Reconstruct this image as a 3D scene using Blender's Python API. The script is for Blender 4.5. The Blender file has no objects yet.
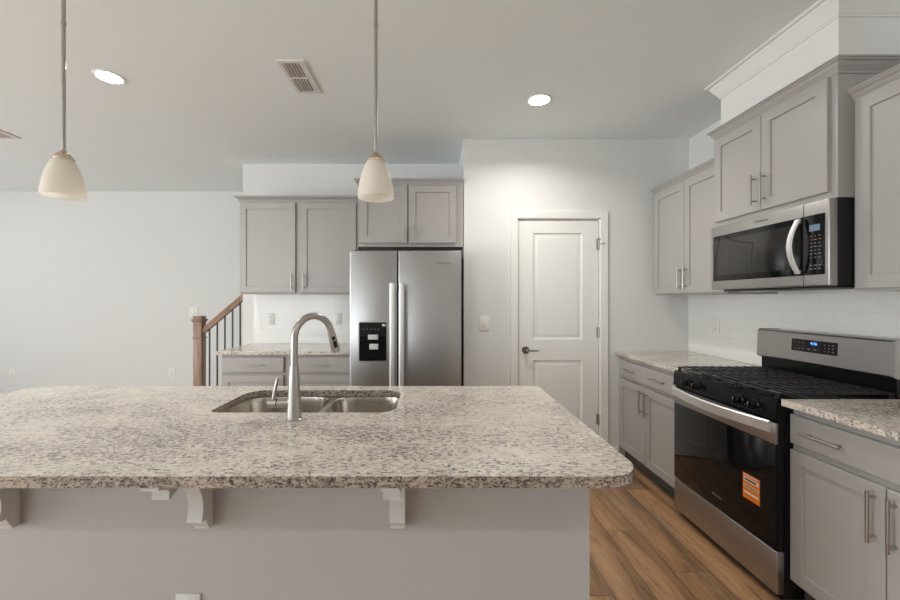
import bpy, bmesh, math, random
from mathutils import Vector, Matrix
random.seed(7)
PI = math.pi
S = bpy.context.scene
COL = S.collection

# ------------------------------------------------------------------ camera, world, light, exposure
cd = bpy.data.cameras.new('camera'); cam = bpy.data.objects.new('camera', cd); COL.objects.link(cam)
cam.location = (0, 0, 1.355); cam.rotation_euler = (PI/2, 0, 0)
cd.sensor_width = 36; cd.lens = 16.0; cd.shift_x = 17/900; cd.clip_start = 0.05; cd.clip_end = 60
S.camera = cam
S.view_settings.view_transform = 'Standard'; S.view_settings.look = 'None'
S.view_settings.gamma = 1; S.view_settings.use_curve_mapping = False
S.view_settings.exposure = 0.35

W = bpy.data.worlds.new('world'); S.world = W; W.use_nodes = True
W.node_tree.nodes['Background'].inputs[0].default_value = (0.82, 0.90, 1.0, 1)
W.node_tree.nodes['Background'].inputs[1].default_value = 1.6

def area(name, loc, rot, sx, sy, power, color=(1, 1, 1)):
    l = bpy.data.lights.new(name, 'AREA'); l.shape = 'RECTANGLE'; l.size = sx; l.size_y = sy
    l.energy = power; l.color = color
    o = bpy.data.objects.new(name, l); COL.objects.link(o); o.location = loc; o.rotation_euler = rot
    return o
# daylight through the left wall windows, plus an unseen rear window added as fill
TU = .60    # daylight reflected up from the ground outside as well as the sky
area('rear_window_fill', (-4.3, -3.85, 1.35), (PI/2+TU, 0, 0), 3.4, 2.0, 78, (0.93, 0.965, 0.99))  # unseen source added to fill the island front and far wall
area('daylight_left_window', (-7.15, 2.9, 1.35), (PI/2+TU, 0, -PI/2), 2.6, 2.0, 20, (0.93, 0.965, 0.99))
area('daylight_left_glass_door', (-7.15, -.6, 1.15), (PI/2+TU, 0, -PI/2), 2.6, 2.5, 245, (0.93, 0.965, 0.99))

# ------------------------------------------------------------------ materials
def srgb(r, g, b):
    f = lambda c: (c/255/12.92) if c/255 <= .04045 else ((c/255+.055)/1.055)**2.4
    return (f(r), f(g), f(b), 1)
def mat(name, color, rough=.5, metal=0, **kw):
    m = bpy.data.materials.new(name); m.use_nodes = True
    b = m.node_tree.nodes['Principled BSDF']
    b.inputs['Base Color'].default_value = color if len(color) == 4 else (*color, 1)
    b.inputs['Roughness'].default_value = rough; b.inputs['Metallic'].default_value = metal
    for k, v in kw.items(): b.inputs[k.replace('_', ' ')].default_value = v
    return m
class NT:
    def __init__(s, m): s.t = m.node_tree; s.b = s.t.nodes['Principled BSDF']
    def n(s, typ, ins=None, **props):
        x = s.t.nodes.new(typ)
        for k, v in props.items(): setattr(x, k, v)
        for k, v in (ins or {}).items():
            if isinstance(v, bpy.types.NodeSocket): s.t.links.new(v, x.inputs[k])
            else: x.inputs[k].default_value = v
        return x
    def l(s, a, b): s.t.links.new(a, b)
    def coords(s, scale=(1, 1, 1), loc=(0, 0, 0)):
        tc = s.n('ShaderNodeTexCoord'); mp = s.n('ShaderNodeMapping')
        s.l(tc.outputs['Object'], mp.inputs['Vector']); mp.inputs['Scale'].default_value = scale
        mp.inputs['Location'].default_value = loc
        return mp.outputs['Vector']
    def ramp(s, fac, stops):
        r = s.n('ShaderNodeValToRGB'); s.l(fac, r.inputs[0]); e = r.color_ramp.elements
        while len(e) < len(stops): e.new(.5)
        for q, (p, c) in zip(e, stops): q.position = p; q.color = c if len(c) == 4 else (*c, 1)
        return r.outputs[0]
    def mix(s, fac, a, b, mode='MIX'):
        x = s.n('ShaderNodeMix', data_type='RGBA', blend_type=mode)
        for i, v in ((0, fac), (6, a), (7, b)):
            if isinstance(v, bpy.types.NodeSocket): s.l(v, x.inputs[i])
            else: x.inputs[i].default_value = v
        return x.outputs[2]
    def math(s, op, a, b=0.0):
        x = s.n('ShaderNodeMath', operation=op)
        for i, v in ((0, a), (1, b)):
            if isinstance(v, bpy.types.NodeSocket): s.l(v, x.inputs[i])
            else: x.inputs[i].default_value = v
        return x.outputs[0]
    def bump(s, h, strength=.2, dist=.002):
        x = s.n('ShaderNodeBump'); s.l(h, x.inputs['Height']); x.inputs['Strength'].default_value = strength
        x.inputs['Distance'].default_value = dist; s.l(x.outputs[0], s.b.inputs['Normal'])

def painted(name, color, rough, scale=180, st=.06):
    m = mat(name, color, rough); t = NT(m)
    n = t.n('ShaderNodeTexNoise', {'Vector': t.coords(), 'Scale': scale, 'Detail': 2.0})
    t.bump(n.outputs[0], st, .001)
    return m
M = {}
M['wall'] = painted('wall_paint', srgb(226, 226, 223), .75)
M['ceiling'] = painted('ceiling_paint', srgb(240, 246, 246), .9, 90, .12)
M['trim'] = painted('white_trim_paint', srgb(238, 237, 233), .35, 60, .02)
M['island'] = painted('island_paint', srgb(176, 174, 171), .55)
M['cabinet'] = painted('cabinet_grey_paint', srgb(173, 169, 165), .36, 40, .02)
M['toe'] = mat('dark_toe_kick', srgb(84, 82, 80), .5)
M['white_plastic'] = mat('white_plastic', srgb(238, 236, 230), .3)
M['slot'] = mat('outlet_slot', srgb(60, 58, 55), .6)
M['black'] = mat('black_enamel', (.005, .005, .006), .22, Specular_IOR_Level=.25)
M['black_matte'] = mat('black_matte', (.009, .009, .010), .5)
M['glass_black'] = mat('black_glass', (.005, .005, .006), .04, Specular_IOR_Level=.3)
M['mw_glass'] = mat('microwave_window_glass', (.022, .020, .019), .06)
M['iron'] = mat('cast_iron', (.018, .018, .019), .42)
M['aluminium'] = mat('burner_aluminium', (.45, .45, .45), .35, 1)
M['nickel'] = mat('brushed_nickel', (.44, .42, .40), .30, 1)
M['warm_nickel'] = mat('warm_satin_nickel', (.62, .50, .38), .25, 1)
M['chrome'] = mat('chrome', (.7, .7, .7), .12, 1)
M['dark_nickel'] = mat('dark_nickel', (.22, .21, .20), .3, 1)
M['baluster'] = mat('black_iron_baluster', (.03, .028, .028), .4)
M['grey_print'] = mat('grey_print', (.20, .20, .205), .4)
M['pale_print'] = mat('pale_print', (.60, .60, .60), .4)
M['red_print'] = mat('red_print', (.28, .08, .06), .4)
M['void'] = mat('vent_dark', (.10, .10, .10), .8)
M['fridge_side'] = mat('fridge_side_grey', (.10, .10, .105), .45)
M['orange'] = mat('orange_label', srgb(232, 122, 28), .4)
M['label_white'] = mat('label_white', srgb(238, 225, 205), .4)
M['vent_white'] = mat('vent_white', srgb(226, 224, 220), .5)

def stainless(name, axis, col=(.56, .555, .55), rough=.30, bump=.03, var=.05):
    m = mat(name, col, rough, 1); t = NT(m)
    sc = [420, 420, 420]; sc[axis] = 3
    n = t.n('ShaderNodeTexNoise', {'Vector': t.coords(tuple(sc)), 'Scale': 1.0, 'Detail': 3.0})
    r = t.n('ShaderNodeMapRange', {'Value': n.outputs[0], 'To Min': rough-var, 'To Max': rough+var*1.5})
    t.l(r.outputs[0], t.b.inputs['Roughness'])
    t.bump(n.outputs[0], bump, .0004)
    return m
M['steel_h'] = stainless('stainless_brushed_across', 0, (.44, .425, .41), .36)
M['steel_range'] = stainless('stainless_range', 0, (.42, .405, .395), .33)
M['steel_fridge'] = stainless('stainless_fridge', 0, (.46, .46, .46), .36, .004, .015)
M['steel_sink'] = stainless('stainless_sink', 0, (.60, .56, .50), .22)
M['handle_steel'] = mat('polished_steel_handle', (.86, .86, .85), .42, 1)

def emit(name, color, st):
    m = mat(name, (0, 0, 0), .5); b = m.node_tree.nodes['Principled BSDF']
    b.inputs['Emission Color'].default_value = (*color, 1); b.inputs['Emission Strength'].default_value = st
    return m
M['lamp'] = emit('lamp_lens', (1, .97, .92), 14)
M['blue_led'] = emit('blue_display', (.10, .25, 1.0), 3.0)
M['dim_display'] = emit('pale_blue_display', (.35, .50, .70), .28)

# frosted pendant glass
m = bpy.data.materials.new('frosted_glass_shade'); m.use_nodes = True; t = m.node_tree; pb = t.nodes['Principled BSDF']
pb.inputs['Base Color'].default_value = srgb(250, 247, 240); pb.inputs['Roughness'].default_value = .4
tl = t.nodes.new('ShaderNodeBsdfTranslucent'); tl.inputs[0].default_value = srgb(255, 252, 246); mx = t.nodes.new('ShaderNodeMixShader'); mx.inputs[0].default_value = .62
t.links.new(pb.outputs[0], mx.inputs[1]); t.links.new(tl.outputs[0], mx.inputs[2]); t.links.new(mx.outputs[0], t.nodes['Material Output'].inputs[0])
M['shade'] = m
# window pane
m = bpy.data.materials.new('window_pane'); m.use_nodes = True; t = m.node_tree; t.nodes.remove(t.nodes['Principled BSDF'])
tr = t.nodes.new('ShaderNodeBsdfTransparent'); gl = t.nodes.new('ShaderNodeBsdfGlossy'); mx = t.nodes.new('ShaderNodeMixShader')
gl.inputs['Roughness'].default_value = .02; mx.inputs[0].default_value = .06
t.links.new(tr.outputs[0], mx.inputs[1]); t.links.new(gl.outputs[0], mx.inputs[2])
t.links.new(mx.outputs[0], t.nodes['Material Output'].inputs[0]); M['pane'] = m

# granite
def granite(name, base, mid, dark, amt=0.0, k=1.0):
    m = mat(name, base, .13); t = NT(m); v = t.coords((.62, 1, 1))
    warp = t.n('ShaderNodeTexNoise', {'Vector': v, 'Scale': 22.0*k, 'Detail': 3.0})
    vv = t.n('ShaderNodeVectorMath', {0: v}, operation='ADD')
    ws = t.n('ShaderNodeVectorMath', {0: warp.outputs['Color']}, operation='SCALE'); ws.inputs[3].default_value = .030
    t.l(ws.outputs[0], vv.inputs[1]); wv = vv.outputs[0]
    big = t.n('ShaderNodeTexNoise', {'Vector': v, 'Scale': 5.0, 'Detail': 3.0, 'Roughness': .6})
    n1 = t.n('ShaderNodeTexNoise', {'Vector': wv, 'Scale': 98.0*k, 'Detail': 7.0, 'Roughness': .74})
    n2 = t.n('ShaderNodeTexNoise', {'Vector': wv, 'Scale': 190.0*k, 'Detail': 3.0, 'Roughness': .6})
    n3 = t.n('ShaderNodeTexNoise', {'Vector': v, 'Scale': 30.0*k, 'Detail': 4.0, 'Roughness': .6})
    shift = t.math('MULTIPLY', t.math('SUBTRACT', big.outputs[0], .5), .30)
    a = t.math('ADD', n1.outputs[0], shift)
    c0 = t.ramp(n3.outputs[0], [(.38, tuple(x*.84 for x in base[:3])), (.60, base)])
    f1 = t.ramp(a, [(.50+amt, (0, 0, 0)), (.59+amt, (1, 1, 1))])
    c1 = t.mix(f1, c0, mid)
    f2 = t.ramp(t.math('ADD', n2.outputs[0], t.math('MULTIPLY', t.math('SUBTRACT', a, .5), .75)), [(.60+amt, (0, 0, 0)), (.66+amt, (1, 1, 1))])
    c2 = t.mix(f2, c1, dark)
    t.l(c2, t.b.inputs['Base Color'])
    return m
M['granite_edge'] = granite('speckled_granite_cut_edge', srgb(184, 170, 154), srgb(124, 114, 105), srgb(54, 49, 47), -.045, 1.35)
M['granite'] = granite('speckled_granite', srgb(230, 219, 205), srgb(160, 149, 139), srgb(80, 72, 68))

# floor planks (run towards the far wall)
m = mat('wood_plank_floor', srgb(150, 115, 85), .38); t = NT(m)
tc = t.n('ShaderNodeTexCoord'); sx = t.n('ShaderNodeSeparateXYZ'); t.l(tc.outputs['Object'], sx.inputs[0])
PW, PL = .183, 1.22
u = t.math('DIVIDE', t.math('SUBTRACT', sx.outputs[0], .099), PW); row = t.math('FLOOR', u)
vy = t.math('ADD', t.math('DIVIDE', sx.outputs[1], PL), t.math('ADD', t.math('MULTIPLY', row, .289), .632)); colm = t.math('FLOOR', vy)
cx = t.n('ShaderNodeCombineXYZ', {0: row, 1: colm}); wn2 = t.n('ShaderNodeTexWhiteNoise', {'Vector': cx.outputs[0]})
fu = t.math('FRACT', u); fv = t.math('FRACT', vy)
eu = t.math('MULTIPLY', t.math('MINIMUM', fu, t.math('SUBTRACT', 1.0, fu)), PW)
ev = t.math('MULTIPLY', t.math('MINIMUM', fv, t.math('SUBTRACT', 1.0, fv)), PL)
edge = t.math('MINIMUM', eu, ev)
gap = t.ramp(t.math('MULTIPLY', edge, 200.0), [(.10, (0, 0, 0)), (.5, (1, 1, 1))])
off = t.n('ShaderNodeVectorMath', {0: wn2.outputs['Color']}, operation='SCALE'); off.inputs[3].default_value = 9.0
pv = t.n('ShaderNodeVectorMath', {0: tc.outputs['Object'], 1: off.outputs[0]}, operation='ADD')
mp = t.n('ShaderNodeMapping'); t.l(pv.outputs[0], mp.inputs[0]); mp.inputs['Scale'].default_value = (10, 1.3, 1)
g1 = t.n('ShaderNodeTexNoise', {'Vector': mp.outputs[0], 'Scale': 1.0, 'Detail': 6.0, 'Roughness': .62, 'Distortion': .8})
mp2 = t.n('ShaderNodeMapping'); t.l(pv.outputs[0], mp2.inputs[0]); mp2.inputs['Scale'].default_value = (120, 4, 1)
g2 = t.n('ShaderNodeTexNoise', {'Vector': mp2.outputs[0], 'Scale': 1.0, 'Detail': 3.0})
mp3 = t.n('ShaderNodeMapping'); t.l(pv.outputs[0], mp3.inputs[0]); mp3.inputs['Scale'].default_value = (5, .9, 1)
g3 = t.n('ShaderNodeTexNoise', {'Vector': mp3.outputs[0], 'Scale': 1.0, 'Detail': 2.0})
c = t.ramp(g1.outputs[0], [(.28, srgb(112, 84, 62)), (.42, srgb(168, 128, 92)), (.60, srgb(196, 154, 112)), (.75, srgb(210, 172, 130))])
grey = t.ramp(g1.outputs[0], [(.30, srgb(112, 92, 78)), (.70, srgb(184, 152, 124))])
c = t.mix(t.ramp(g3.outputs[0], [(.48, (0, 0, 0)), (.66, (.75, .75, .75))]), c, grey)
fine = t.ramp(g2.outputs[0], [(.3, (.90, .90, .90)), (.6, (1, 1, 1))])
c = t.mix(1.0, c, fine, 'MULTIPLY')
tone = t.ramp(wn2.outputs['Value'], [(0, (.80, .80, .80)), (1, (1.08, 1.06, 1.04))])
c = t.mix(1.0, c, tone, 'MULTIPLY')
mp4 = t.n('ShaderNodeMapping'); t.l(pv.outputs[0], mp4.inputs[0]); mp4.inputs['Scale'].default_value = (34, 3.2, 1)
g4 = t.n('ShaderNodeTexNoise', {'Vector': mp4.outputs[0], 'Scale': 1.0, 'Detail': 5.0, 'Roughness': .65, 'Distortion': .5})
c = t.mix(1.0, c, t.ramp(g4.outputs[0], [(.33, (.62, .57, .53)), (.46, (1, 1, 1))]), 'MULTIPLY')
c = t.mix(1.0, c, t.ramp(fu, [(0, (1, 1, 1)), (.62, (1, 1, 1)), (.98, (.74, .71, .68))]), 'MULTIPLY')  # bevel shading painted into the colour along one side of each plank
c = t.mix(gap, srgb(84, 62, 46), c)
t.l(c, t.b.inputs['Base Color']); t.bump(gap, .3, .001)
M['floor'] = m

# railing wood
m = mat('stained_oak', srgb(146, 104, 78), .35); t = NT(m)
n = t.n('ShaderNodeTexNoise', {'Vector': t.coords((30, 30, 3)), 'Scale': 1.0, 'Detail': 4.0, 'Distortion': .6})
t.l(t.ramp(n.outputs[0], [(.3, srgb(128, 98, 78)), (.7, srgb(166, 132, 108))]), t.b.inputs['Base Color']); M['oak'] = m

# white subway tile: u axis along the wall
def tile(name, axis):
    m = mat(name, srgb(238, 238, 234), .12); t = NT(m)
    tc = t.n('ShaderNodeTexCoord'); s = t.n('ShaderNodeSeparateXYZ'); t.l(tc.outputs['Object'], s.inputs[0])
    cb = t.n('ShaderNodeCombineXYZ', {0: s.outputs[axis], 1: t.math('SUBTRACT', s.outputs[2], .914)})
    br = t.n('ShaderNodeTexBrick', {'Vector': cb.outputs[0], 'Scale': 1.0, 'Mortar Size': .0016, 'Mortar Smooth': .3,
             'Brick Width': .152, 'Row Height': .076, 'Color1': srgb(240, 240, 236), 'Color2': srgb(237, 237, 233), 'Mortar': srgb(229, 228, 224)})
    t.l(br.outputs['Color'], t.b.inputs['Base Color'])
    inv = t.math('SUBTRACT', 1.0, br.outputs['Fac']); t.bump(inv, .15, .001)
    return m
M['tile_x'] = tile('subway_tile_rear', 0); M['tile_y'] = tile('subway_tile_side', 1)

# ------------------------------------------------------------------ mesh helpers
class MB:
    def __init__(s): s.b = bmesh.new(); s.mi = 0
    def _f(s, vs, smooth=False):
        try:
            f = s.b.faces.new(vs); f.material_index = s.mi; return f
        except ValueError: return None
    def box(s, x0, x1, y0, y1, z0, z1, bev=0, seg=2):
        v = [s.b.verts.new((x, y, z)) for x in (x0, x1) for y in (y0, y1) for z in (z0, z1)]
        fs = [s._f([v[i] for i in q]) for q in ((0, 1, 3, 2), (4, 6, 7, 5), (0, 4, 5, 1), (2, 3, 7, 6), (0, 2, 6, 4), (1, 5, 7, 3))]
        if bev:
            es = list({e for f in fs for e in f.edges})
            r = bmesh.ops.bevel(s.b, geom=es, offset=bev, segments=seg, affect='EDGES', profile=.5)
            for f in r['faces']: f.material_index = s.mi
        return s
    def rings(s, rings, close=True, cap0=False, cap1=False):
        R = [[s.b.verts.new(p) for p in r] for r in rings]; n = len(R[0])
        for a, b in zip(R, R[1:]):
            for i in range(n if close else n-1):
                j = (i+1) % n; s._f((a[i], a[j], b[j], b[i]))
        if cap0: s._f(R[0][::-1])
        if cap1: s._f(R[-1])
        return s
    def cyl(s, p0, p1, r0, r1=None, n=20, cap=True):
        r1 = r0 if r1 is None else r1
        return s.tube([p0, p1], [r0, r1], n, cap)
    def tube(s, pts, rad, n=14, cap=True):
        pts = [Vector(p) for p in pts]
        if not hasattr(rad, '__len__'): rad = [rad]*len(pts)
        T = []
        for i in range(len(pts)):
            a = pts[max(i-1, 0)]; b = pts[min(i+1, len(pts)-1)]; T.append((b-a).normalized())
        up = Vector((0, 0, 1)) if abs(T[0].z) < .9 else Vector((1, 0, 0))
        u = T[0].cross(up).normalized(); rs = []
        for i, p in enumerate(pts):
            u = (u - T[i]*u.dot(T[i])).normalized(); w = T[i].cross(u)
            rs.append([p + (u*math.cos(2*PI*k/n) + w*math.sin(2*PI*k/n))*rad[i] for k in range(n)])
        return s.rings(rs, True, cap, cap)
    def lathe(s, prof, c=(0, 0, 0), n=40, axis='z', cap0=False, cap1=False):
        rs = []
        for r, h in prof:
            ring = []
            for k in range(n):
                a = 2*PI*k/n; p = (r*math.cos(a), r*math.sin(a), h)
                if axis == 'y': p = (p[0], p[2], p[1])
                if axis == 'x': p = (p[2], p[0], p[1])
                ring.append((c[0]+p[0], c[1]+p[1], c[2]+p[2]))
            rs.append(ring)
        return s.rings(rs, True, cap0, cap1)
    def prism(s, prof, axis, a, b, bev=0):
        def P(t, q):
            if axis == 'x': return (t, q[0], q[1])
            if axis == 'y': return (q[0], t, q[1])
            return (q[0], q[1], t)
        A = [s.b.verts.new(P(a, q)) for q in prof]; B = [s.b.verts.new(P(b, q)) for q in prof]
        n = len(prof); fs = [s._f(A[::-1]), s._f(B)]
        for i in range(n): fs.append(s._f((A[i], A[(i+1) % n], B[(i+1) % n], B[i])))
        return s
    def build(s, name, m, parent=None, kind=None):
        bmesh.ops.recalc_face_normals(s.b, faces=s.b.faces)
        me = bpy.data.meshes.new(name); s.b.to_mesh(me); s.b.free()
        for x in (m if isinstance(m, (list, tuple)) else [m]): me.materials.append(M[x] if isinstance(x, str) else x)
        me.polygons.foreach_set('use_smooth', [True]*len(me.polygons)); me.set_sharp_from_angle(angle=math.radians(32))
        o = bpy.data.objects.new(name, me); COL.objects.link(o)
        if parent: o.parent = parent
        if kind: o['kind'] = kind
        return o
def box(*a, bev=0): return MB().box(*a, bev=bev)
def thing(name, label, cat, loc=(0, 0, 0), rotz=0, group=None):
    o = bpy.data.objects.new(name, None); COL.objects.link(o); o.location = loc; o.rotation_euler = (0, 0, rotz)
    o.empty_display_size = .1; o['label'] = label; o['category'] = cat
    if group: o['group'] = group
    return o
def tag(o, label, cat, group=None):
    o['label'] = label; o['category'] = cat
    if group: o['group'] = group
    return o
def copy_tree(o, parent=None):
    c = o.copy(); COL.objects.link(c)
    if parent: c.parent = parent
    for ch in list(o.children):
        copy_tree(ch, c)
    return c
def text(name, s, size, loc, rot, m, parent, depth=.0004):
    cu = bpy.data.curves.new(name, 'FONT'); cu.body = s; cu.size = size; cu.extrude = depth; cu.align_x = 'CENTER'; cu.align_y = 'CENTER'
    to = bpy.data.objects.new(name, cu); COL.objects.link(to)
    bpy.context.view_layer.update()
    me = bpy.data.meshes.new_from_object(to); COL.objects.unlink(to); bpy.data.objects.remove(to)
    me.materials.clear(); me.materials.append(M[m])
    o = bpy.data.objects.new(name, me); COL.objects.link(o); o.location = loc; o.rotation_euler = rot
    if parent: o.parent = parent
    return o
def rrect(x0, x1, y0, y1, r, n=6, z=0):
    out = []
    rs = r if hasattr(r, '__len__') else [r]*4      # corners: x1y1, x0y1, x0y0, x1y0
    for (cx, cy, a0), q in zip(((x1, y1, 0), (x0, y1, 90), (x0, y0, 180), (x1, y0, 270)), rs):
        ox = cx - q if cx == x1 else cx + q; oy = cy - q if cy == y1 else cy + q
        for k in range(n+1):
            a = math.radians(a0 + 90*k/n); out.append((ox+q*math.cos(a), oy+q*math.sin(a), z))
    return out

# ------------------------------------------------------------------ room shell
CE = 2.743; XR = 2.21; YD = 3.45; YK = 4.08; YF = 5.12; XL = -6.5; YB = -3.2
box(XL-.15, XR+.15, YB-.15, YF+.15, -.1, 0).build('floor', 'floor', kind='structure')
box(XL-.15, XR+.15, YB-.15, YF+.15, CE, CE+.1).build('ceiling', 'ceiling', kind='structure')
box(XR, XR+.15, YB, YF+.15, 0, CE).build('wall_right', 'wall', kind='structure')
box(XL, XR, YF, YF+.15, 0, CE).build('wall_far', 'wall', kind='structure')
box(-1.94, .266, YK, YK+.12, 0, CE).build('wall_kitchen', 'wall', kind='structure')
# pantry wall with a door opening
dx0, dx1, dz = .739, 1.432, 2.048
w = MB(); w.box(.266, dx0-.02, YD, YD+.12, 0, CE); w.box(dx1+.02, XR, YD, YD+.12, 0, CE); w.box(dx0-.02, dx1+.02, YD, YD+.12, dz+.02, CE)
w.box(.266, .386, YD+.12, YK+.12, 0, CE)
w.build('wall_pantry', 'wall', kind='structure')
# left wall with window, rear wall with two openings
def wall_open(name, fixed, t, a0, a1, ops, axis):
    w = MB(); cur = a0
    def bx(u0, u1, z0, z1):
        if axis == 'y': w.box(fixed, fixed+t, u0, u1, z0, z1)
        else: w.box(u0, u1, fixed, fixed+t, z0, z1)
    for (u0, u1, z0, z1) in ops:
        bx(cur, u0, 0, CE); bx(u0, u1, z1, CE)
        if z0 > 0: bx(u0, u1, 0, z0)
        cur = u1
    bx(cur, a1, 0, CE); w.build(name, 'wall', kind='structure')
wall_open('wall_left', XL-.15, .15, YB, YF, [(-1.85, .65, .05, 2.45), (1.65, 4.15, .65, 2.35)], 'y')
wall_open('wall_rear', YB-.15, .15, XL, XR, [(-5.95, -2.65, .6, 2.4)], 'x')
def window(nm, u0, u1, z0, z1, fixed, axis, cols):
    f = MB(); fw = .06
    def bx(m, a, b, c, d, t0=.03, t1=.10):
        if axis == 'y': m.box(fixed+t0, fixed+t1, a, b, c, d)
        else: m.box(a, b, fixed+t0, fixed+t1, c, d)
    bx(f, u0, u1, z0, z0+fw); bx(f, u0, u1, z1-fw, z1); bx(f, u0, u0+fw, z0, z1); bx(f, u1-fw, u1, z0, z1)
    for k in range(1, cols):
        c = u0+(u1-u0)*k/cols; bx(f, c-.03, c+.03, z0, z1)
    fr = f.build(nm, 'trim', kind='structure')
    p = MB(); bx(p, u0+fw, u1-fw, z0+fw, z1-fw, .06, .066); p.build('pane', 'pane', fr)
window('window_1', 1.65, 4.15, .65, 2.35, XL-.15, 'y', 2)
window('window_2', -1.85, .65, .05, 2.45, XL-.15, 'y', 2)
window('added_window_3', -5.95, -2.65, .6, 2.4, YB-.15, 'x', 3)  # unseen window added in the rear wall for the fill light
# baseboards
def bb(nm, *a): box(*a, bev=.004).build(nm, 'trim', kind='structure')
bb('baseboard_far', XL, -1.0, YF-.014, YF, 0, .09)
bb('baseboard_pantry', 1.515, 1.60, YD-.014, YD, 0, .09)
bb('baseboard_left', XL, XL+.014, YB, YF-.014, 0, .09)
w = MB(); w.box(.266, .676, YD-.014, YD, 0, .09, bev=.004); w.build('baseboard_pantry_left', 'trim', kind='structure')

# door casing
w = MB()
def casing_piece(w, prof_pts):   # mitred sweep around the opening: (distance from opening, y)
    xa, xb, zt = dx0-.012, dx1+.012, dz+.012
    rs = []
    for (q, y) in prof_pts:
        rs.append([(xa-q, y, 0), (xa-q, y, zt+q), (xb+q, y, zt+q), (xb+q, y, 0)])
    w.rings(rs, close=False)
casing_piece(w, [(0, YD), (0, YD-.010), (.012, YD-.013), (.020, YD-.012), (.050, YD-.018), (.058, YD-.018), (.060, YD-.014), (.060, YD)])
for x in (dx0-.020, dx1+.002): w.box(x, x+.018, YD, YD+.12, 0, dz+.02)
w.box(dx0-.02, dx1+.02, YD, YD+.12, dz+.002, dz+.02)
w.box(dx0, dx0+.012, YD+.062, YD+.075, 0, dz); w.box(dx1-.012, dx1, YD+.062, YD+.075, 0, dz)
w.build('trim_1', 'trim', kind='structure')
# two panel door
w = MB(); y0, y1 = YD+.012, YD+.047
pz = [(.20, .835), (1.015, 1.935)]; px0, px1 = dx0+.127, dx1-.140
X0, X1 = dx0+.003, dx1-.003
w.box(X0, px0, y0, y1, .012, dz-.003); w.box(px1, X1, y0, y1, .012, dz-.003)
w.box(px0, px1, y0, y1, .012, pz[0][0]); w.box(px0, px1, y0, y1, pz[0][1], pz[1][0]); w.box(px0, px1, y0, y1, pz[1][1], dz-.003)
for za, zb in pz:
    rs = []
    for q, yy in ((0, y0), (.006, y0+.009), (.016, y0+.011), (.024, y0+.010), (.040, y0+.003), (.045, y0+.003)):
        rs.append([(px0+q, yy, za+q), (px1-q, yy, za+q), (px1-q, yy, zb-q), (px0+q, yy, zb-q)])
    w.rings(rs, True, False, True)
    w.box(px0, px1, y1-.006, y1, za, zb)
door = w.build('door_1', 'trim', kind='structure')
for i, hz in enumerate((.325, 1.075, 1.835)):
    h = MB(); h.cyl((dx1-.002, YD+.003, hz-.045), (dx1-.002, YD+.003, hz+.045), .0075, n=12)
    h.box(dx1-.018, dx1-.003, y0-.0015, y0+.001, hz-.045, hz+.045)
    if i == 2:
        h.cyl((dx1-.002, YD+.003, hz+.045), (dx1-.002, YD+.003, hz+.052), .011, n=12)
        h.box(dx1-.020, dx1+.016, YD-.010, YD+.004, hz+.043, hz+.049)
        h.cyl((dx1+.005, YD-.004, hz+.01), (dx1+.028, YD-.022, hz+.008), .004, n=10)
        h.cyl((dx1+.028, YD-.022, hz+.008), (dx1+.034, YD-.027, hz+.008), .007, n=10)
    h.build('hinge', 'nickel', door)
h = MB(); kx, kz = dx0+.062, .922
h.lathe([(.0, -.014), (.026, -.013), (.032, -.006), (.033, 0)], (kx, y0, kz), 28, 'y')
h.cyl((kx, y0-.012, kz), (kx, y0-.050, kz), .010, n=14)
h.tube([(kx-.004, y0-.046, kz), (kx+.02, y0-.050, kz+.001), (kx+.06, y0-.050, kz-.002), (kx+.105, y0-.046, kz-.001)], [.008, .0065, .0055, .005], 12)
h.build('door_handle', 'dark_nickel', door)
box(dx0-.0015, dx0+.0035, y0-.001, y0+.02, .885, .965).build('latch', 'dark_nickel', door)

# soffit above the microwave cabinet with white crown
def sweep(w, x0, x1, yb, yf, prof, left=True, right=True):
    """profile (out, z) swept along left side, front (y = yf, facing -y) and right side, mitred"""
    rs = []
    for (q, z) in prof:
        r = []
        if left: r.append((x0-q, yb, z))
        r += [(x0-(q if left else 0), yf-q, z), (x1+(q if right else 0), yf-q, z)]
        if right: r.append((x1+q, yb, z))
        rs.append(r)
    w.rings(rs, close=False)
RZ = -PI/2
YR0, YR1 = 2.55, 1.785          # range / microwave bay, left and right edge along Y
sof = MB(); sof.box(0, YR0+.020-(YR1+.040), 0, XR-1.85, 2.36, CE)
so = sof.build('wall_soffit', 'trim', kind='structure'); so.location = (1.85, YR0+.020, 0); so.rotation_euler = (0, 0, RZ)
cw = MB(); L = YR0+.020-(YR1+.040)
sweep(cw, 0, L, XR-1.85, 0, [(0, CE-.098), (.006, CE-.098), (.008, CE-.088), (.012, CE-.086), (.012, CE-.078), (.016, CE-.070), (.030, CE-.052),
      (.040, CE-.030), (.046, CE-.024), (.046, CE-.016), (.058, CE-.012), (.064, CE-.006), (.064, CE), (0, CE)])
c = cw.build('trim_2', 'trim', kind='structure'); c.location = so.location; c.rotation_euler = so.rotation_euler

# backsplashes
tag(box(-1.82, -.675, YK-.009, YK-.001, .9145, 1.412).build('tile_backsplash', 'tile_x'), 'white subway tile backsplash behind the counter left of the refrigerator', 'backsplash')
tag(box(XR-.009, XR-.001, .70, YD-.001, .9145, 1.60).build('tile_backsplash', 'tile_y'), 'white subway tile backsplash on right wall behind the gas range', 'backsplash')

# staircase carcass behind the kitchen wall
w = MB()
for k in range(5):
    x = -2.50+.26*k; w.box(x, .2, 4.36, YF, .19*k, .19*(k+1)-.03)
    w.box(x-.025, .2, 4.33, YF, .19*(k+1)-.03, .19*(k+1))
w.build('stairs', ['trim'], kind='structure')

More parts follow.
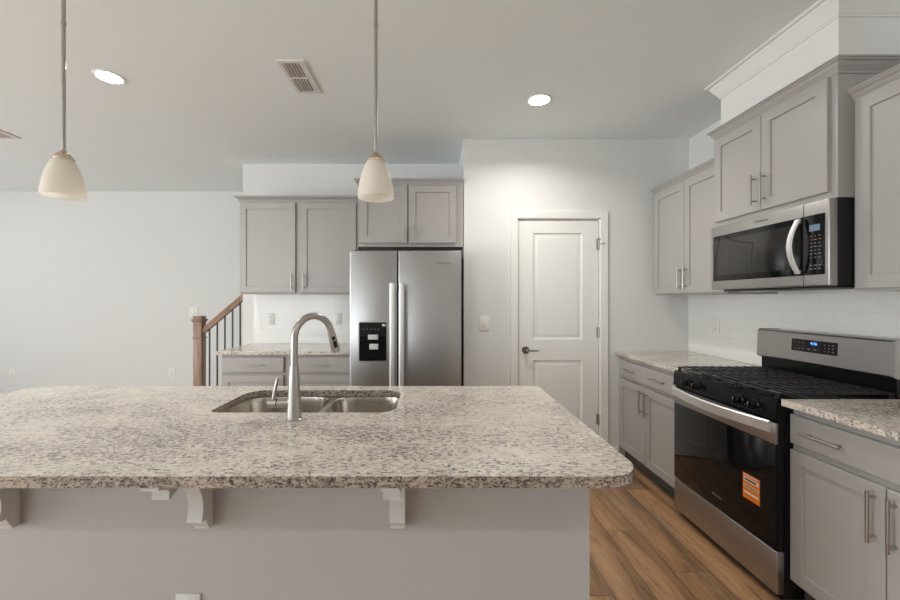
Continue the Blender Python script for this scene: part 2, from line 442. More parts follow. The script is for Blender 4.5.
# ------------------------------------------------------------------ cabinets
def shaker(x0, x1, z0, z1, yf=-.020, t=.019, rail=.057, rec=.009):
    w = MB()
    def R(q, y): return [(x0+q, y, z0+q), (x1-q, y, z0+q), (x1-q, y, z1-q), (x0+q, y, z1-q)]
    w.rings([R(0, yf+t), R(0, yf+.0025), R(.0025, yf), R(rail, yf), R(rail+.002, yf+rec), R(rail+.004, yf+rec)], True, True, True)
    return w
def slab(x0, x1, z0, z1, yf=-.020, t=.019):
    w = MB()
    def R(q, y): return [(x0+q, y, z0+q), (x1-q, y, z0+q), (x1-q, y, z1-q), (x0+q, y, z1-q)]
    w.rings([R(0, yf+t), R(0, yf+.0025), R(.0025, yf)], True, True, True)
    return w
def pull(x, z, L, parent, vertical, yf=-.020):
    w = MB(); y = yf-.030; d = L*.5-.022; e = L/2
    if vertical:
        w.cyl((x, y, z-e), (x, y, z+e), .0058, n=12)
        for s_ in (-d, d): w.cyl((x, yf+.001, z+s_), (x, y, z+s_), .0048, n=10)
    else:
        w.cyl((x-e, y, z), (x+e, y, z), .0058, n=12)
        for s_ in (-d, d): w.cyl((x+s_, yf+.001, z), (x+s_, y, z), .0048, n=10)
    return w.build('handle', 'nickel', parent)
def upper(label, loc, rz, Wd, D, z0, zt, doors, crown_h=.055, out=.035, left=True, right=True, group=None, back_left=0):
    t = thing('wall_cabinet', label, 'cabinet', loc, rz, 'grey wall cabinets')
    w = MB(); zb = zt-crown_h+.012
    w.box(0, Wd, 0, D, z0, zb)
    w.build('body', 'cabinet', t)
    w = MB(); a = zt-crown_h
    sweep(w, 0, Wd, D, 0, [(0, a), (.005, a), (.006, a+.010), (.010, a+.014), (.012, a+.020), (.015, a+.023), (.015, a+.027), (.018, a+.029), (out*.62, zt-.018), (out*.82, zt-.014), (out*.85, zt-.008), (out, zt-.006), (out, zt), (0, zt)], left, right)
    w.box(0, Wd, 0, D, zb, zt-.002)
    w.build('crown_moulding', 'cabinet', t)
    for (x0, x1, za, zc, hx, h0, h1) in doors:
        d = shaker(x0, x1, za, zc).build('door', 'cabinet', t)
        pull(hx, (h0+h1)/2, h1-h0, d, True)
    return t
def base(label, loc, rz, Wd, D, drawers, doors, group=None, top=.884):
    t = thing('base_cabinet', label, 'cabinet', loc, rz, 'grey base cabinets')
    w = MB(); w.box(0, Wd, 0, D, .10, top-.001); w.build('body', 'cabinet', t)
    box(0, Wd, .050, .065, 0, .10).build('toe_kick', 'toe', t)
    for (x0, x1, za, zc, hs) in drawers:
        d = slab(x0, x1, za, zc).build('drawer', 'cabinet', t)
        for hx in hs: pull(hx, (za+zc)/2, .165, d, False)
    for (x0, x1, za, zc, hx, h0, h1) in doors:
        d = shaker(x0, x1, za, zc).build('door', 'cabinet', t)
        pull(hx, (h0+h1)/2, h1-h0, d, True)
    return t

# rear wall
Yu = 3.76
upper('grey two-door wall cabinet left of the refrigerator above the small counter', (-1.815, Yu, 0), 0, 1.113, YK-Yu-.001, 1.412, 2.325,
      [(.008, .527, 1.425, 2.265, .497, 1.45, 1.60), (.578, 1.095, 1.425, 2.265, .612, 1.45, 1.60)], crown_h=.050, out=.042, right=True)
Yg = 3.45
upper('grey two-door wall cabinet mounted directly above the refrigerator', (-.645, Yg, 0), 0, .905, YK-Yg-.001, 1.815, 2.395,
      [(.022, .425, 1.845, 2.338, .392, 1.865, 1.985), (.436, .845, 1.845, 2.338, .470, 1.865, 1.985)], crown_h=.050, out=.035, right=False)
base('grey base cabinet under the small granite counter left of the refrigerator', (-1.828, 3.465, 0), 0, 1.140, YK-3.465-.001,
     [(.006, .540, .730, .862, [.285]), (.578, 1.125, .730, .862, [.85])],
     [(.006, .540, .115, .705, .50, .52, .685), (.578, 1.125, .115, .705, .612, .52, .685)])
# right wall
Xu = 1.88
t = upper('grey two-door wall cabinet in the corner by the white door, left of the microwave', (Xu, 3.37, 0), RZ, .818, XR-Xu-.010, 1.395, 2.290,
      [(.006, .402, 1.405, 2.238, .372, 1.435, 1.600), (.408, .812, 1.405, 2.238, .438, 1.435, 1.600)], crown_h=.052, out=.035, right=False)
upper('deep grey two-door wall cabinet directly above the microwave', (1.807, YR0, 0), RZ, YR0-YR1, XR-1.807-.001, 1.815, 2.428,
      [(.006, .366, 1.846, 2.366, .336, 1.880, 2.045), (.370, .735, 1.846, 2.366, .400, 1.880, 2.045)], crown_h=.062, out=.037)
upper('grey wall cabinet right of the microwave, cut off by the picture edge', (Xu, YR1-.002, 0), RZ, .84, XR-Xu-.010, 1.395, 2.290,
      [(.022, .405, 1.405, 2.238, .372, 1.435, 1.600), (.411, .812, 1.405, 2.238, .441, 1.435, 1.600)], crown_h=.052, out=.035, left=False)
XB = 1.605
base('grey base cabinet with two doors in the corner left of the gas range', (XB, YD-.001, 0), RZ, .895, XR-XB-.001,
     [(.045, .885, .722, .850, [.235, .645])],
     [(.045, .460, .115, .695, .425, .490, .672), (.464, .885, .115, .695, .500, .490, .672)])
base('grey base cabinet with wide drawer right of the gas range', (XB, YR1-.004, 0), RZ, .762, XR-XB-.001,
     [(.004, .758, .722, .850, [.165, .600])],
     [(.004, .378, .115, .695, .348, .487, .672), (.383, .750, .115, .695, .413, .487, .672)])
# ------------------------------------------------------------------ countertops
def slab_top(name, outline, z0, z1, hole=None, bev=.004, edge=False):
    b = bmesh.new()
    def loop(pts):
        vs = [b.verts.new((p[0], p[1], z1)) for p in pts]
        return [b.edges.new((vs[i], vs[(i+1) % len(vs)])) for i in range(len(vs))]
    es = loop(outline)
    if hole: es += loop(hole)
    bmesh.ops.triangle_fill(b, use_beauty=True, use_dissolve=False, edges=es)
    r = bmesh.ops.extrude_face_region(b, geom=list(b.faces))
    vs = [g for g in r['geom'] if isinstance(g, bmesh.types.BMVert)]
    bmesh.ops.translate(b, verts=vs, vec=(0, 0, z0-z1))
    w = MB(); w.b.free(); w.b = b
    o = w.build(name, 'granite')
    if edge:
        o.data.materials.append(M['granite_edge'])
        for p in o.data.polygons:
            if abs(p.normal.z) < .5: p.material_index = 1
    md = o.modifiers.new('eased_edge', 'BEVEL'); md.width = bev; md.segments = 3; md.limit_method = 'ANGLE'; md.angle_limit = math.radians(50)
    return o
HX0, HX1, HY0, HY1 = -.885, -.150, 1.568, 1.955
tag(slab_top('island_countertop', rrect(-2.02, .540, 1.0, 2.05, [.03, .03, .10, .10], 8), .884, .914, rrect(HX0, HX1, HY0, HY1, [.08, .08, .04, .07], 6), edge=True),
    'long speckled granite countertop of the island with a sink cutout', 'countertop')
tag(slab_top('countertop', rrect(-1.86, -.700, 3.43, YK-.009, .003, 1), .884, .914), 'small speckled granite countertop left of the refrigerator', 'countertop')
tag(slab_top('countertop', rrect(1.572, XR-.009, YR0+.003, YD-.001, .003, 1), .884, .914), 'speckled granite countertop in the corner left of the gas range', 'countertop')
tag(slab_top('countertop', rrect(1.549, XR-.009, .99, YR1-.003, .003, 1), .884, .914), 'speckled granite countertop right of the gas range at picture edge', 'countertop')

# ------------------------------------------------------------------ island body and corbels
isl = thing('kitchen_island', 'long pale grey painted island base under the granite top', 'kitchen island', (-.74, 1.6, 0))
YP = 1.265
def P(o):  # world coordinates -> child of isl
    o.location = (.74, -1.6, 0); return o
w = MB(); XI0, XI1 = -1.97, .495
w.box(XI0, XI1, YP, YP+.10, 0, .883); w.box(XI1-.02, XI1, YP+.1, 2.01, 0, .883); w.box(XI0, XI0+.02, YP+.1, 2.01, 0, .883)
w.box(XI0, XI1, 1.985, 2.01, .10, .883); w.box(XI0+.02, XI1-.02, YP+.1, 1.985, .08, .10)
w.box(XI0, XI1, 1.93, 1.94, 0, .10)
P(w.build('body', 'island', isl))
P(box(XI0, XI1+.012, YP-.012, YP, 0, .09, bev=.003).build('baseboard', 'trim', isl))
for a, b in ((-1.95, -1.50), (-1.495, -1.05), (-1.045, -.60), (-.595, -.15), (-.145, .47)):
    d = slab(-b, -a, .12, .86, yf=-2.030, t=.019).build('cabinet_door', 'cabinet', isl); d.location = (.74, -1.6, 0); d.rotation_euler = (0, 0, PI)
    h = pull(-b+.05, .75, .16, d, True, yf=-2.030)
def corbel(xr):
    x0, x1 = xr-.046, xr; w = MB()
    prof = [(YP-.028, .883), (1.010, .883), (1.010, .872), (1.026, .869), (1.040, .862), (1.050, .853), (1.050, .831), (1.062, .831), (1.068, .836), (1.090, .842), (1.125, .843), (1.150, .834), (1.170, .817),
            (1.184, .797), (1.197, .772), (1.205, .748), (1.206, .722), (1.202, .702), (1.198, .688), (1.220, .686), (1.224, .676), (1.230, .664), (YP-.028, .656)]
    w.prism(prof, 'x', x0, x1)
    w.box(x0, x1+.0, YP-.028, YP, .647, .883, bev=.002)
    P(w.build('corbel', 'trim_island', isl))
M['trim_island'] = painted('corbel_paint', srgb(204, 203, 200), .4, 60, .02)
for xr in (-1.302, -.6926, -.085): corbel(xr)

# ------------------------------------------------------------------ sink
t = thing('kitchen_sink', 'stainless steel double bowl undermount sink in the island top', 'sink', (-.51, 1.76, .70))
def bowl(x0, x1, y0, y1, fx0, fx1):
    w = MB(); zt = .882
    def R(q, z, r): return [(p[0]+.51, p[1]-1.76, z-.70) for p in rrect(x0+q, x1-q, y0+q, y1-q, r, 7)]
    fl = [(p[0]+.51, p[1]-1.76, zt-.70) for p in rrect(fx0, fx1, HY0-.03, HY1+.03, .01, 7)]
    rs = [fl, R(-.004, zt, .10), R(0, zt-.004, .10), R(.004, zt-.03, .10), R(.010, .74, .095), R(.018, .715, .085), R(.034, .702, .07), R(.06, .698, .05)]
    w.rings(rs, True, False, True)
    b = w.build('bowl', 'steel_sink', t)
    w = MB(); w.lathe([(.045, .0), (.045, .003), (.036, .003), (.034, -.001), (.012, -.001), (.010, .002)], ((x0+x1)/2+.51, (y0+y1)/2-1.76, -.0015), 28, cap1=True)
    w.build('drain', 'dark_nickel', b)
bowl(-.885, -.487, HY0-.012, HY1+.012, -.905, -.474); bowl(-.461, -.140, HY0-.012, HY1+.012, -.474, -.115)

# ------------------------------------------------------------------ faucet
t = thing('kitchen_faucet', 'tall brushed nickel gooseneck faucet standing behind the island sink', 'faucet', (-.512, 1.475, .914))
w = MB(); w.lathe([(.0, 0), (.030, 0), (.030, .004), (.027, .007), (.0255, .03), (.0205, .12), (.0165, .195), (.0160, .20)], n=32)
w.build('body', 'nickel', t)
dirv = Vector((.62, .785, 0)).normalized()
def fp(s_, z): return (dirv.x*s_, dirv.y*s_, z)
pts = [fp(0, .20), fp(0, .24), fp(0, .285)]; Rr = .084
for k in range(1, 17):
    a = PI - math.radians(168)*k/16; pts.append(fp(Rr+Rr*math.cos(a), .296+Rr*1.0*math.sin(a)))
w = MB(); w.tube(pts, .0132, 18); w.build('spout', 'nickel', t)
pe = Vector(pts[-1]); td = (pe-Vector(pts[-2])).normalized()
w = MB(); hp = [pe-td*.004, pe+td*.004, pe+td*.02, pe+td*.062, pe+td*.084]
w.tube(hp, [.0134, .0148, .0155, .0180, .0175], 20); sh = w.build('spray_head', 'nickel', t)
side = Vector((.45, -.89, 0)).normalized(); side = (side - td*side.dot(td)).normalized(); cr = td.cross(side)
def pad(c0, c1, wd):
    m_ = MB(); a = pe+td*c0+side*.0130; b = pe+td*c1+side*.0152
    rs = []
    for off in (0, .0050):
        rs.append([a-cr*wd+side*off, a+cr*wd+side*off, b+cr*wd+side*off, b-cr*wd+side*off])
    m_.rings(rs, True, True, True); m_.build('spray_button', 'black', sh)
pad(.018, .031, .006); pad(.037, .064, .0068)
w = MB(); w.cyl((-.018, 0, .062), (-.060, -.004, .062), .0165, n=24); w.cyl((-.061, -.004, .062), (-.094, -.006, .062), .0168, n=24)
hd = w.build('handle_hub', 'nickel', t)
w = MB(); w.tube([(-.076, -.004, .072), (-.071, -.004, .10), (-.060, -.004, .152)], [.0058, .0062, .0048], 12); w.build('lever', 'nickel', hd)
w = MB(); w.cyl((-.0600, -.004, .062), (-.0612, -.004, .062), .0172, n=24); w.build('seam_ring', 'black', hd)

# ------------------------------------------------------------------ refrigerator
FX0, FX1, FY = -.668, .228, 3.20
t = thing('refrigerator', 'stainless steel side-by-side refrigerator with black water dispenser', 'refrigerator', (FX0, FY, 0))
FW = FX1-FX0
w = MB(); w.box(.004, FW-.004, .075, .80, .03, 1.74, bev=.004); w.box(.03, FW-.03, .10, .78, 0, .03); w.build('cabinet_body', 'fridge_side', t)
seam = (398-349.3)/111.7*FW*.99
def fdoor(x0, x1):
    w = MB(); rs = []
    def R(q, y): return [(x0+q, y, .06+q), (x1-q, y, .06+q), (x1-q, y, 1.752-q), (x0+q, y, 1.752-q)]
    w.rings([R(0, .070), R(0, .012), R(.003, .004), R(.010, 0)], True, True, True)
    return w.build('door', 'steel_fridge', t)
dL = fdoor(0, seam-.004); dR = fdoor(seam+.004, FW)
for d, xc in ((dL, seam-.040), (dR, seam+.034)):
    w = MB(); prof = rrect(xc-.020, xc+.020, -.062, -.040, .008, 4)
    w.prism([(p[0], p[1]) for p in prof], 'z', .42, 1.488)
    for z in (.45, 1.455): w.box(xc-.014, xc+.014, -.045, .002, z-.02, z+.02)
    w.build('handle', 'handle_steel', d)
# dispenser
w = MB(); ax0, ax1, az0, az1 = .072, .302, .862, 1.182
pr = rrect(ax0, ax1, az0, az1, .012, 4); w.prism([(p[0], p[1]) for p in pr], 'y', -.002, .004); w.build('dispenser_surround', 'nickel', dL)
q = .006; w = MB()
rs = [[(p[0], -.0022, p[1]) for p in rrect(ax0+q, ax1-q, az0+q, az1-q, .010, 4)], [(p[0], -.005, p[1]) for p in rrect(ax0+q+.001, ax1-q-.001, az0+q+.001, az1-q-.001, .010, 4)]]
w.rings(rs, True, True, True); dp = w.build('dispenser_panel', 'glass_black', t)
w = MB(); 
w.box(.150, .230, -.018, -.004, 1.040, 1.078, bev=.002); w.build('dispenser_paddle', 'pale_print', dp)
w = MB(); w.box(.162, .232, -.022, -.004, .962, 1.005, bev=.002); w.build('dispenser_paddle', 'pale_print', dp)
box(.262, .288, -.0062, -.0045, 1.145, 1.163).build('sticker', 'pale_print', dp)
for k in range(5): box(.108+.030*k, .116+.030*k, -.0058, -.0045, 1.120, 1.123).build('touch_icon', 'pale_print', dp)
for x in (.06, FW-.06): box(x-.03, x+.03, .03, .11, 1.738, 1.758, bev=.003).build('hinge_cover', 'black_matte', t)
text('brand_mark', 'Whirlpool', .026, (FW-.145, -.0008, 1.650), (PI/2, 0, 0), 'grey_print', dR)

# ------------------------------------------------------------------ gas range (local x: along wall to the right, local y: into wall)
XF = 1.536; RW = YR0-YR1-.006
t = thing('gas_range', 'stainless steel and black freestanding gas range between the right wall base cabinets', 'stove', (XF, YR0-.003, 0), RZ)
RD = XR-.009-XF
w = MB(); w.box(.004, RW-.004, .040, RD-.002, .045, .895); w.box(.02, RW-.02, .035, RD-.05, 0, .045); w.build('body', 'black_matte', t)
# storage drawer
w = MB(); w.box(0, RW, 0, .038, .035, .228, bev=.006, seg=3); w.build('storage_drawer', 'steel_range', t)
# oven door
w = MB(); w.box(0, RW, .004, .038, .236, .806, bev=.003); od = w.build('oven_door', 'black', t)
box(.003, RW-.003, -.002, .006, .238, .704, bev=.0015).build('oven_glass', 'glass_black', od)
w = MB(); w.box(0, RW, -.006, .010, .707, .803, bev=.004); w.build('door_trim_band', 'steel_range', od)
# bowed handle blade
w = MB(); n = 18; rs = []
for k in range(n+1):
    u_ = k/n; x = .020+(RW-.038)*u_; bow = -.016-.046*math.sin(PI*u_)
    zc = .785
    rs.append([(x, bow, zc-.028), (x, bow-.008, zc-.024), (x, bow-.010, zc+.020), (x, bow-.003, zc+.026), (x, bow+.006, zc+.024), (x, bow+.006, zc-.027)])
w.rings(rs, True, True, True); w.box(.022, .044, -.018, 0, .764, .798, bev=.003); w.box(RW-.042, RW-.020, -.018, 0, .764, .798, bev=.003)
w.build('handle', 'handle_steel', od)
text('brand_mark', 'Whirlpool', .0175, (.385, -.0026, .297), (PI/2, 0, 0), 'grey_print', od)
w = MB(); w.mi = 0; lx0, lx1, lz0, lz1 = .568, .670, .385, .507
w.box(lx0, lx1, -.0030, -.0021, lz0, lz1)
w.mi = 1
for a, b, g in ((.470, .489, 0), (.440, .452, 0), (.411, .421, 0)): w.box(lx0+.006, lx1-.006, -.0034, -.0029, a, b)
w.box(lx0+.004, lx1-.004, -.0034, -.0029, .498, .502)
w.mi = 2
w.box(lx0+.012, lx1-.020, -.0037, -.0033, .475, .484); w.box(lx0+.010, lx1-.010, -.0037, -.0033, .443, .4485)
lb = w.build('safety_label', ['orange', 'label_white', 'slot'], od); lb['label'] = 'orange and white rectangular sticker'
# vent slots between panel and door
w = MB()
w.box(.0, RW, .012, .04, .806, .818); w.build('vent_gap', 'black', t)
# control panel (slanted)
w = MB(); w.prism([(.045, .818), (-.006, .818), (-.002, .895), (.004, .908), (.045, .912)], 'x', 0, RW); cp = w.build('control_panel', 'black', t)
for kx in (.146, .240, .556, .650):
    w = MB(); c = (kx, -.004, .858)
    w.lathe([(.026, 0), (.026, -.006), (.020, -.010), (.0195, -.030), (.017, -.034), (.001, -.034)], c, 24, 'y')
    w.box(kx-.005, kx+.005, -.044, -.030, .840, .876, bev=.002)
    kb = w.build('knob', 'black', cp)
    box(kx-.001, kx+.001, -.0446, -.0435, .862, .874).build('pointer_mark', 'pale_print', kb)
for kx in (.146, .240, .556, .650):
    for a in (200, 250, 290, 340):
        ca, sa = math.cos(math.radians(a)), math.sin(math.radians(a)); box(kx+.031*ca-.0015, kx+.031*ca+.0015, -.0068, -.003, .856+.031*sa-.0015, .856+.031*sa+.0015).build('dial_mark', 'grey_print', cp)
# cooktop
w = MB(); w.box(0, RW, .0, RD-.10, .892, .910, bev=.005); w.build('cooktop', 'black', t)
def burner(x, y, r):
    b = MB(); b.lathe([(r+.012, .909), (r+.010, .914), (r, .916), (r, .920)], (x, y, 0), 28, cap1=True); o = b.build('burner', 'aluminium', t)
    c = MB(); c.lathe([(r-.004, .920), (r-.002, .924), (r-.010, .927), (.001, .927)], (x, y, 0), 28); c.build('burner_cap', 'iron', o)
for x, y, r in ((.15, .155, .040), (.15, .43, .032), (RW/2, .29, .045), (RW-.15, .155, .036), (RW-.15, .43, .040)): burner(x, y, r)
gx = [.012, RW/3+.002, 2*RW/3+.002, RW-.008]
for i in range(3):
    a, b = gx[i], gx[i+1]-.006; w = MB(); y0g, y1g = .022, RD-.125; zt, zb, r = .938, .928, .0055
    def bar(x0, y0, x1, y1, h=zt, lo=zb): 
        w.box(min(x0, x1)-(r if x0 == x1 else 0), max(x0, x1)+(r if x0 == x1 else 0), min(y0, y1)-(r if y0 == y1 else 0), max(y0, y1)+(r if y0 == y1 else 0), lo, h, bev=.0015, seg=1)
    bar(a, y0g, b, y0g, zt-.003); bar(a, y1g, b, y1g, zt-.003); bar(a+r, y0g, a+r, y1g, zt-.003); bar(b-r, y0g, b-r, y1g, zt-.003)
    for k in range(1, 10):
        yy = y0g+(y1g-y0g)*k/10; bar(a, yy, b, yy)
    m_ = (a+b)/2; bar(m_, y0g, m_, y1g)
    for fx in (a+.008, b-.008):
        for fy in (y0g, (y0g+y1g)/2, y1g): w.box(fx-.006, fx+.006, fy-.006, fy+.006, .909, .934)
    w.build('grate', 'iron', t)
# backguard
GY = 2.065-XF
w = MB(); w.box(.010, RW-.010, GY+.020, RD-.002, .895, 1.010); w.build('backguard_base', 'black', t)
w = MB(); pf = [(GY+.002, 1.005), (GY-.004, 1.012), (GY+.004, 1.165), (GY+.014, 1.172), (RD-.002, 1.172), (RD-.002, 1.000), (GY+.03, 1.000)]
w.prism(pf, 'x', .006, RW-.006); bg = w.build('backguard', 'steel_range', t)
for x in (0.0, RW-.010):
    w = MB(); w.prism([(GY-.005, 1.008), (GY+.003, 1.170), (GY+.014, 1.176), (RD-.001, 1.176), (RD-.001, .996), (GY+.02, .998)], 'x', x, x+.010)
    w.build('end_cap', 'nickel', bg)
def gy(z): return GY-.004+(z-1.012)*.008/.153
a = .245; b = .505
w = MB(); w.rings([[(a, gy(1.068)-.002, 1.068), (b, gy(1.068)-.002, 1.068), (b, gy(1.135)-.002, 1.135), (a, gy(1.135)-.002, 1.135)],
                   [(a, gy(1.068)+.004, 1.068), (b, gy(1.068)+.004, 1.068), (b, gy(1.135)+.004, 1.135), (a, gy(1.135)+.004, 1.135)]], True, True, True)
dsp = w.build('display_panel', 'glass_black', t)
text('clock_digits', '4:16', .022, (.378, gy(1.117)-.0026, 1.117), (PI/2, 0, 0), 'blue_led', dsp)
def key(x, z, hw, hh): box(x-hw, x+hw, gy(z)-.0028, gy(z)-.0016, z-hh, z+hh).build('touch_key', 'grey_print', dsp)
for x in (.265, .290, .315):
    for z in (1.083, 1.118): key(x, z, .006, .0015)
for x in (.440, .462, .484):
    for z in (1.083, 1.100, 1.117): key(x, z, .004, .0025)
for x in (.350, .385): key(x, 1.085, .006, .003)

# ------------------------------------------------------------------ microwave
XM = 1.772; MW = YR0-YR1-.006; MD = XR-.009-XM
t = thing('microwave_oven', 'stainless steel over-the-range microwave mounted above the gas range', 'microwave', (XM, YR0-.003, 1.42), RZ)
def mz(z): return z-1.42
w = MB(); w.box(.002, MW-.002, .040, MD, mz(1.424), mz(1.813)); w.box(.03, MW-.03, .06, MD-.02, mz(1.412), mz(1.424)); w.build('case', 'black_matte', t)
w = MB(); w.box(0, MW, 0, .040, mz(1.420), mz(1.812), bev=.005, seg=3); fr = w.build('front_frame', 'steel_h', t)
def mx(px): return (YR0-.003) - 400*XM/(px-433)
sx_ = mx(803.6)
w = MB(); w.box(mx(713.9), sx_-.0015, -.0035, .004, mz(1.472), mz(1.751), bev=.001); gd = w.build('door_glass', 'glass_black', t)
w = MB(); w.box(sx_+.0015, mx(825), -.0035, .004, mz(1.472), mz(1.751), bev=.001); gp = w.build('control_panel', 'glass_black', t)
box(mx(715.5), sx_-.045, -.0052, -.0030, mz(1.505), mz(1.722), bev=.001).build('window_screen', 'mw_glass', gd)
box(sx_-.0015, sx_+.0015, -.0008, .004, mz(1.422), mz(1.810)).build('door_seam', 'slot', fr)
w = MB(); rs = []
for k in range(17):
    u_ = k/16; z = mz(1.480+.262*u_); y = -.018-.034*math.sin(PI*u_); xc = sx_-.012-.010*math.sin(PI*u_)
    rs.append([(xc-.013, y+.004, z), (xc-.010, y-.004, z), (xc+.010, y-.005, z), (xc+.014, y+.003, z), (xc+.008, y+.009, z), (xc-.008, y+.009, z)])
w.rings(rs, True, True, True); w.box(sx_-.028, sx_-.008, -.022, 0, mz(1.483), mz(1.500), bev=.002); w.box(sx_-.028, sx_-.008, -.022, 0, mz(1.722), mz(1.740), bev=.002)
w.build('handle', 'handle_steel', fr)
cx0 = mx(809.5); cx1 = mx(822)
box(cx0+.004, cx1-.006, -.0050, -.0030, mz(1.675), mz(1.705)).build('display_screen', 'dim_display', gp)
for r in range(9):
    z = mz(1.652-.0165*r) - (.02 if r > 6 else 0)
    for k in range(3):
        x = cx0+.006+.021*k; km = 'red_print' if (r < 2 and (k+r) % 2) else 'grey_print'
        hh = .0035 if r < 7 else .0045
        box(x, x+.009+.003*(r % 2), -.0048, -.0030, z-hh/2, z+hh/2).build('key', km, gp)
text('brand_mark', 'Whirlpool', .022, (mx(761), -.0006, mz(1.783)), (PI/2, 0, 0), 'grey_print', fr)
w = MB()
w.box(.12, .34, .08, .20, mz(1.402), mz(1.412), bev=.002); w.build('vent_filter', 'nickel', t)

# ------------------------------------------------------------------ pendants
def pendant(x, z, label):
    t = thing('pendant_lamp', label, 'pendant lamp', (x, 1.40, z), 0, 'pendant lamps over the island')
    kz_ = .94; prof = [(.0625, 0), (.0632, .003), (.0620, .020), (.0575, .055), (.0490, .090), (.0375, .122), (.0300, .136), (.0280, .139)]
    prof = [(r, z*kz_) for r, z in prof]; inner = [(r-.004, z) for r, z in prof[::-1]]
    w = MB(); w.lathe(prof+inner+[prof[0]], n=48); w.build('lamp_shade', 'shade', t)
    w = MB(); w.lathe([(.0290, .125), (.0320, .127), (.0320, .132), (.0255, .141), (.0200, .149), (.0110, .154), (.0085, .160), (.0065, .162)], n=36); w.build('shade_cap', 'warm_nickel', t)
    ct = CE-z; w = MB(); w.cyl((0, 0, .158), (0, 0, ct-.015), .0062, n=16); w.cyl((0, 0, .60), (0, 0, .612), .0078, n=16); w.build('rod', 'nickel', t)
    w = MB(); w.lathe([(.0, ct-.033), (.045, ct-.031), (.060, ct-.019), (.062, ct-.0005)], n=36, cap1=True); w.build('canopy', 'nickel', t)
    w = MB(); w.lathe([(.0, .045), (.012, .047), (.024, .060), (.028, .078), (.024, .096), (.014, .115), (.013, .135)], n=24); w.build('bulb', 'white_plastic', t)
pendant(-1.293, 1.717, 'left pendant lamp with frosted white glass shade on a nickel rod')
pendant(-.200, 1.711, 'pendant lamp with frosted white glass shade hanging before the refrigerator cabinet')

# ------------------------------------------------------------------ ceiling lights and vents
def recessed(x, y, label, power):
    t = thing('recessed_light', label, 'ceiling light', (x, y, CE), 0, 'recessed ceiling lights')
    w = MB(); w.lathe([(.083, 0), (.083, -.004), (.080, -.006), (.070, -.004), (.066, -.003)], n=40); w.build('trim_ring', 'white_plastic', t)
    w = MB(); w.lathe([(.068, -.0035), (.05, -.006), (.001, -.007)], n=36); w.build('lens', 'lamp', t)
    l = bpy.data.lights.new('downlight', 'AREA'); l.shape = 'DISK'; l.size = .13; l.energy = power; l.color = (1, .965, .92); l.spread = math.radians(150)
    o = bpy.data.objects.new('downlight', l); COL.objects.link(o); o.parent = t; o.location = (0, 0, -.012)
    return t
recessed(-2.017, 2.49, 'round recessed ceiling light near the left pendant lamp', 9)
recessed(.736, 2.776, 'round recessed ceiling light in front of the white door', 8.6)
recessed(.75, -.9, 'unseen recessed fill light added on the camera side of the range', 9)  # unseen light behind the camera, added to brighten the island front
recessed(-1.3, -.9, 'unseen recessed fill light added on the camera side of the island', 5)  # second added fill light, also out of view
def vent(x0, x1, y0, y1, label):
    t = thing('ceiling_vent', label, 'vent', ((x0+x1)/2, (y0+y1)/2, CE), 0, 'ceiling vents'); a, b = (x1-x0)/2, (y1-y0)/2; f = .022
    w = MB()
    for (p, q, r, s_) in ((-a, a, -b, -b+f), (-a, a, b-f, b), (-a, -a+f, -b+f, b-f), (a-f-.01, a, -b+f, b-f), (-a+f, a-f, -.006, .006)): w.box(p, q, r, s_, -.008, 0)
    w.build('frame', 'vent_white', t)
    box(-a+f, a-f, -b+f, b-f, -.0015, 0).build('backing', 'void', t)
    n = 6
    for k in range(n):
        for (r, s_) in ((-b+f, -.006), (.006, b-f)):
            x = -a+f+(2*a-2*f)*(k+.5)/n; m_ = MB(); m_.prism([(x-.005, -.0075), (x-.003, -.0075), (x+.005, -.002), (x+.003, -.002)], 'y', r, s_); m_.build('slat', 'vent_white', t)
vent(-.905, -.748, 2.31, 2.675, 'small white rectangular ceiling vent between the two pendant lamps')
vent(-3.70, -3.53, 3.06, 3.43, 'white ceiling vent at the left picture edge')

# ------------------------------------------------------------------ outlets and switches
def plate(name, label, cat, loc, rz, w_, h_, kind, group=None, pm='white_plastic'):
    t = thing(name, label, cat, loc, rz, 'wall outlets' if cat == 'outlet' else 'wall switches')
    m_ = MB(); m_.box(-w_/2, w_/2, -.006, 0, -h_/2, h_/2, bev=.002); m_.build('cover_plate', pm, t)
    if kind == 'outlet':
        for z in (-.022, .022):
            s_ = MB(); s_.prism([(p[0], p[1]) for p in rrect(-.017, .017, z-.014, z+.014, .006, 3)], 'y', -.008, -.004); so_ = s_.build('socket', pm, t)
            m_ = MB(); m_.box(-.008, -.0055, -.0085, -.0075, z-.002, z+.007); m_.box(.0055, .008, -.0085, -.0075, z-.002, z+.007); m_.box(-.002, .002, -.0085, -.0075, z-.010, z-.006)
            m_.build('slots', 'slot', so_)
    elif kind == 'toggle':
        m_ = MB(); m_.box(-.005, .005, -.016, -.005, -.012, .006, bev=.001); m_.build('toggle', pm, t)
    else:
        m_ = MB(); m_.box(-.016, .016, -.010, -.005, -.033, .033, bev=.002); m_.build('rocker', pm, t)
    return t
plate('wall_outlet', 'left white outlet on the tile backsplash beside the refrigerator counter', 'outlet', (-1.648, YK-.008, 1.16), 0, .075, .118, 'outlet')
plate('wall_outlet', 'white outlet on the tile backsplash just left of the refrigerator', 'outlet', (-.968, YK-.008, 1.16), 0, .075, .118, 'outlet')
plate('light_switch', 'white light switch on the wall left of the white door', 'switch', (.440, YD, 1.155), 0, .082, .125, 'toggle')
plate('wall_outlet', 'white outlet on the tiled right wall above the corner counter', 'outlet', (XR-.008, 3.107, 1.153), RZ, .078, .122, 'outlet')
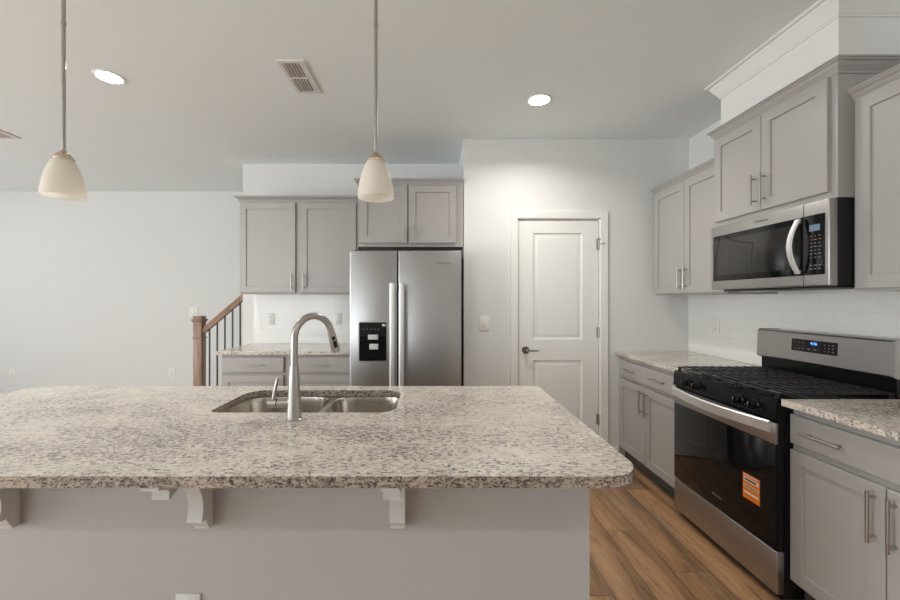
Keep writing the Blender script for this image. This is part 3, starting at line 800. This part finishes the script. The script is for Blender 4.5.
plate('wall_outlet', 'white outlet low on the far wall at the left picture edge', 'outlet', (-5.38, YF, .42), 0, .085, .12, 'outlet')
plate('wall_outlet', 'white outlet low on the far wall beside the newel post', 'outlet', (-3.34, YF, .42), 0, .085, .12, 'outlet')
plate('light_switch', 'white switch plate on the far wall just above the newel post', 'switch', (-3.06, YF, 1.20), 0, .115, .12, 'rocker')
plate('wall_outlet', 'outlet in the front face of the grey island base', 'outlet', (-.772, YP, .370), 0, .078, .118, 'outlet', pm='trim_island')

# ------------------------------------------------------------------ stair railing
t = thing('stair_railing', 'wooden stair railing with square newel post and black iron balusters', 'railing', (-2.535, 4.345, 0))
w = MB(); w.box(-.045, .045, -.045, .045, 0, 1.165, bev=.003)
w.box(-.062, .062, -.062, .062, 1.130, 1.150, bev=.006); w.box(-.054, .054, -.054, .054, 1.115, 1.130, bev=.005); w.box(-.054, .054, -.054, .054, .938, .952, bev=.005)
w.box(-.050, .050, -.050, .050, 1.165, 1.180, bev=.004)
w.build('newel_post', 'oak', t)
sl = math.radians(40.5); L = .90
w = MB(); prof = [(-.030, -.030), (.030, -.030), (.030, -.008), (.034, .004), (.026, .024), (.010, .030), (-.010, .030), (-.026, .024), (-.034, .004), (-.030, -.008)]
p0 = Vector((.040, 0, 1.020)); dv = Vector((math.cos(sl), 0, math.sin(sl))); nv = Vector((-math.sin(sl), 0, math.cos(sl)))
Lr = .56/math.cos(sl)
rs = [[p0+dv*s_+Vector((0, a, 0))+nv*b for a, b in prof] for s_ in (0, Lr)]
w.rings(rs, True, True, True); w.build('handrail', 'oak', t)
for k in range(7):
    x = .108+.0832*k; zt = 1.020+(x-.04)*math.tan(sl)-.03; zb = .19*(int((x+2.535-2.50-.0+.0)/.26)+1) if x > .035 else 0
    zb = .19*(int((x-.035+.025)/.26)+1)
    w = MB(); w.box(x-.007, x+.007, -.007, .007, zb, zt, bev=.0015, seg=1); w.box(x-.012, x+.012, -.012, .012, zb, zb+.02, bev=.003, seg=1)
    w.build('baluster', 'baluster', t)
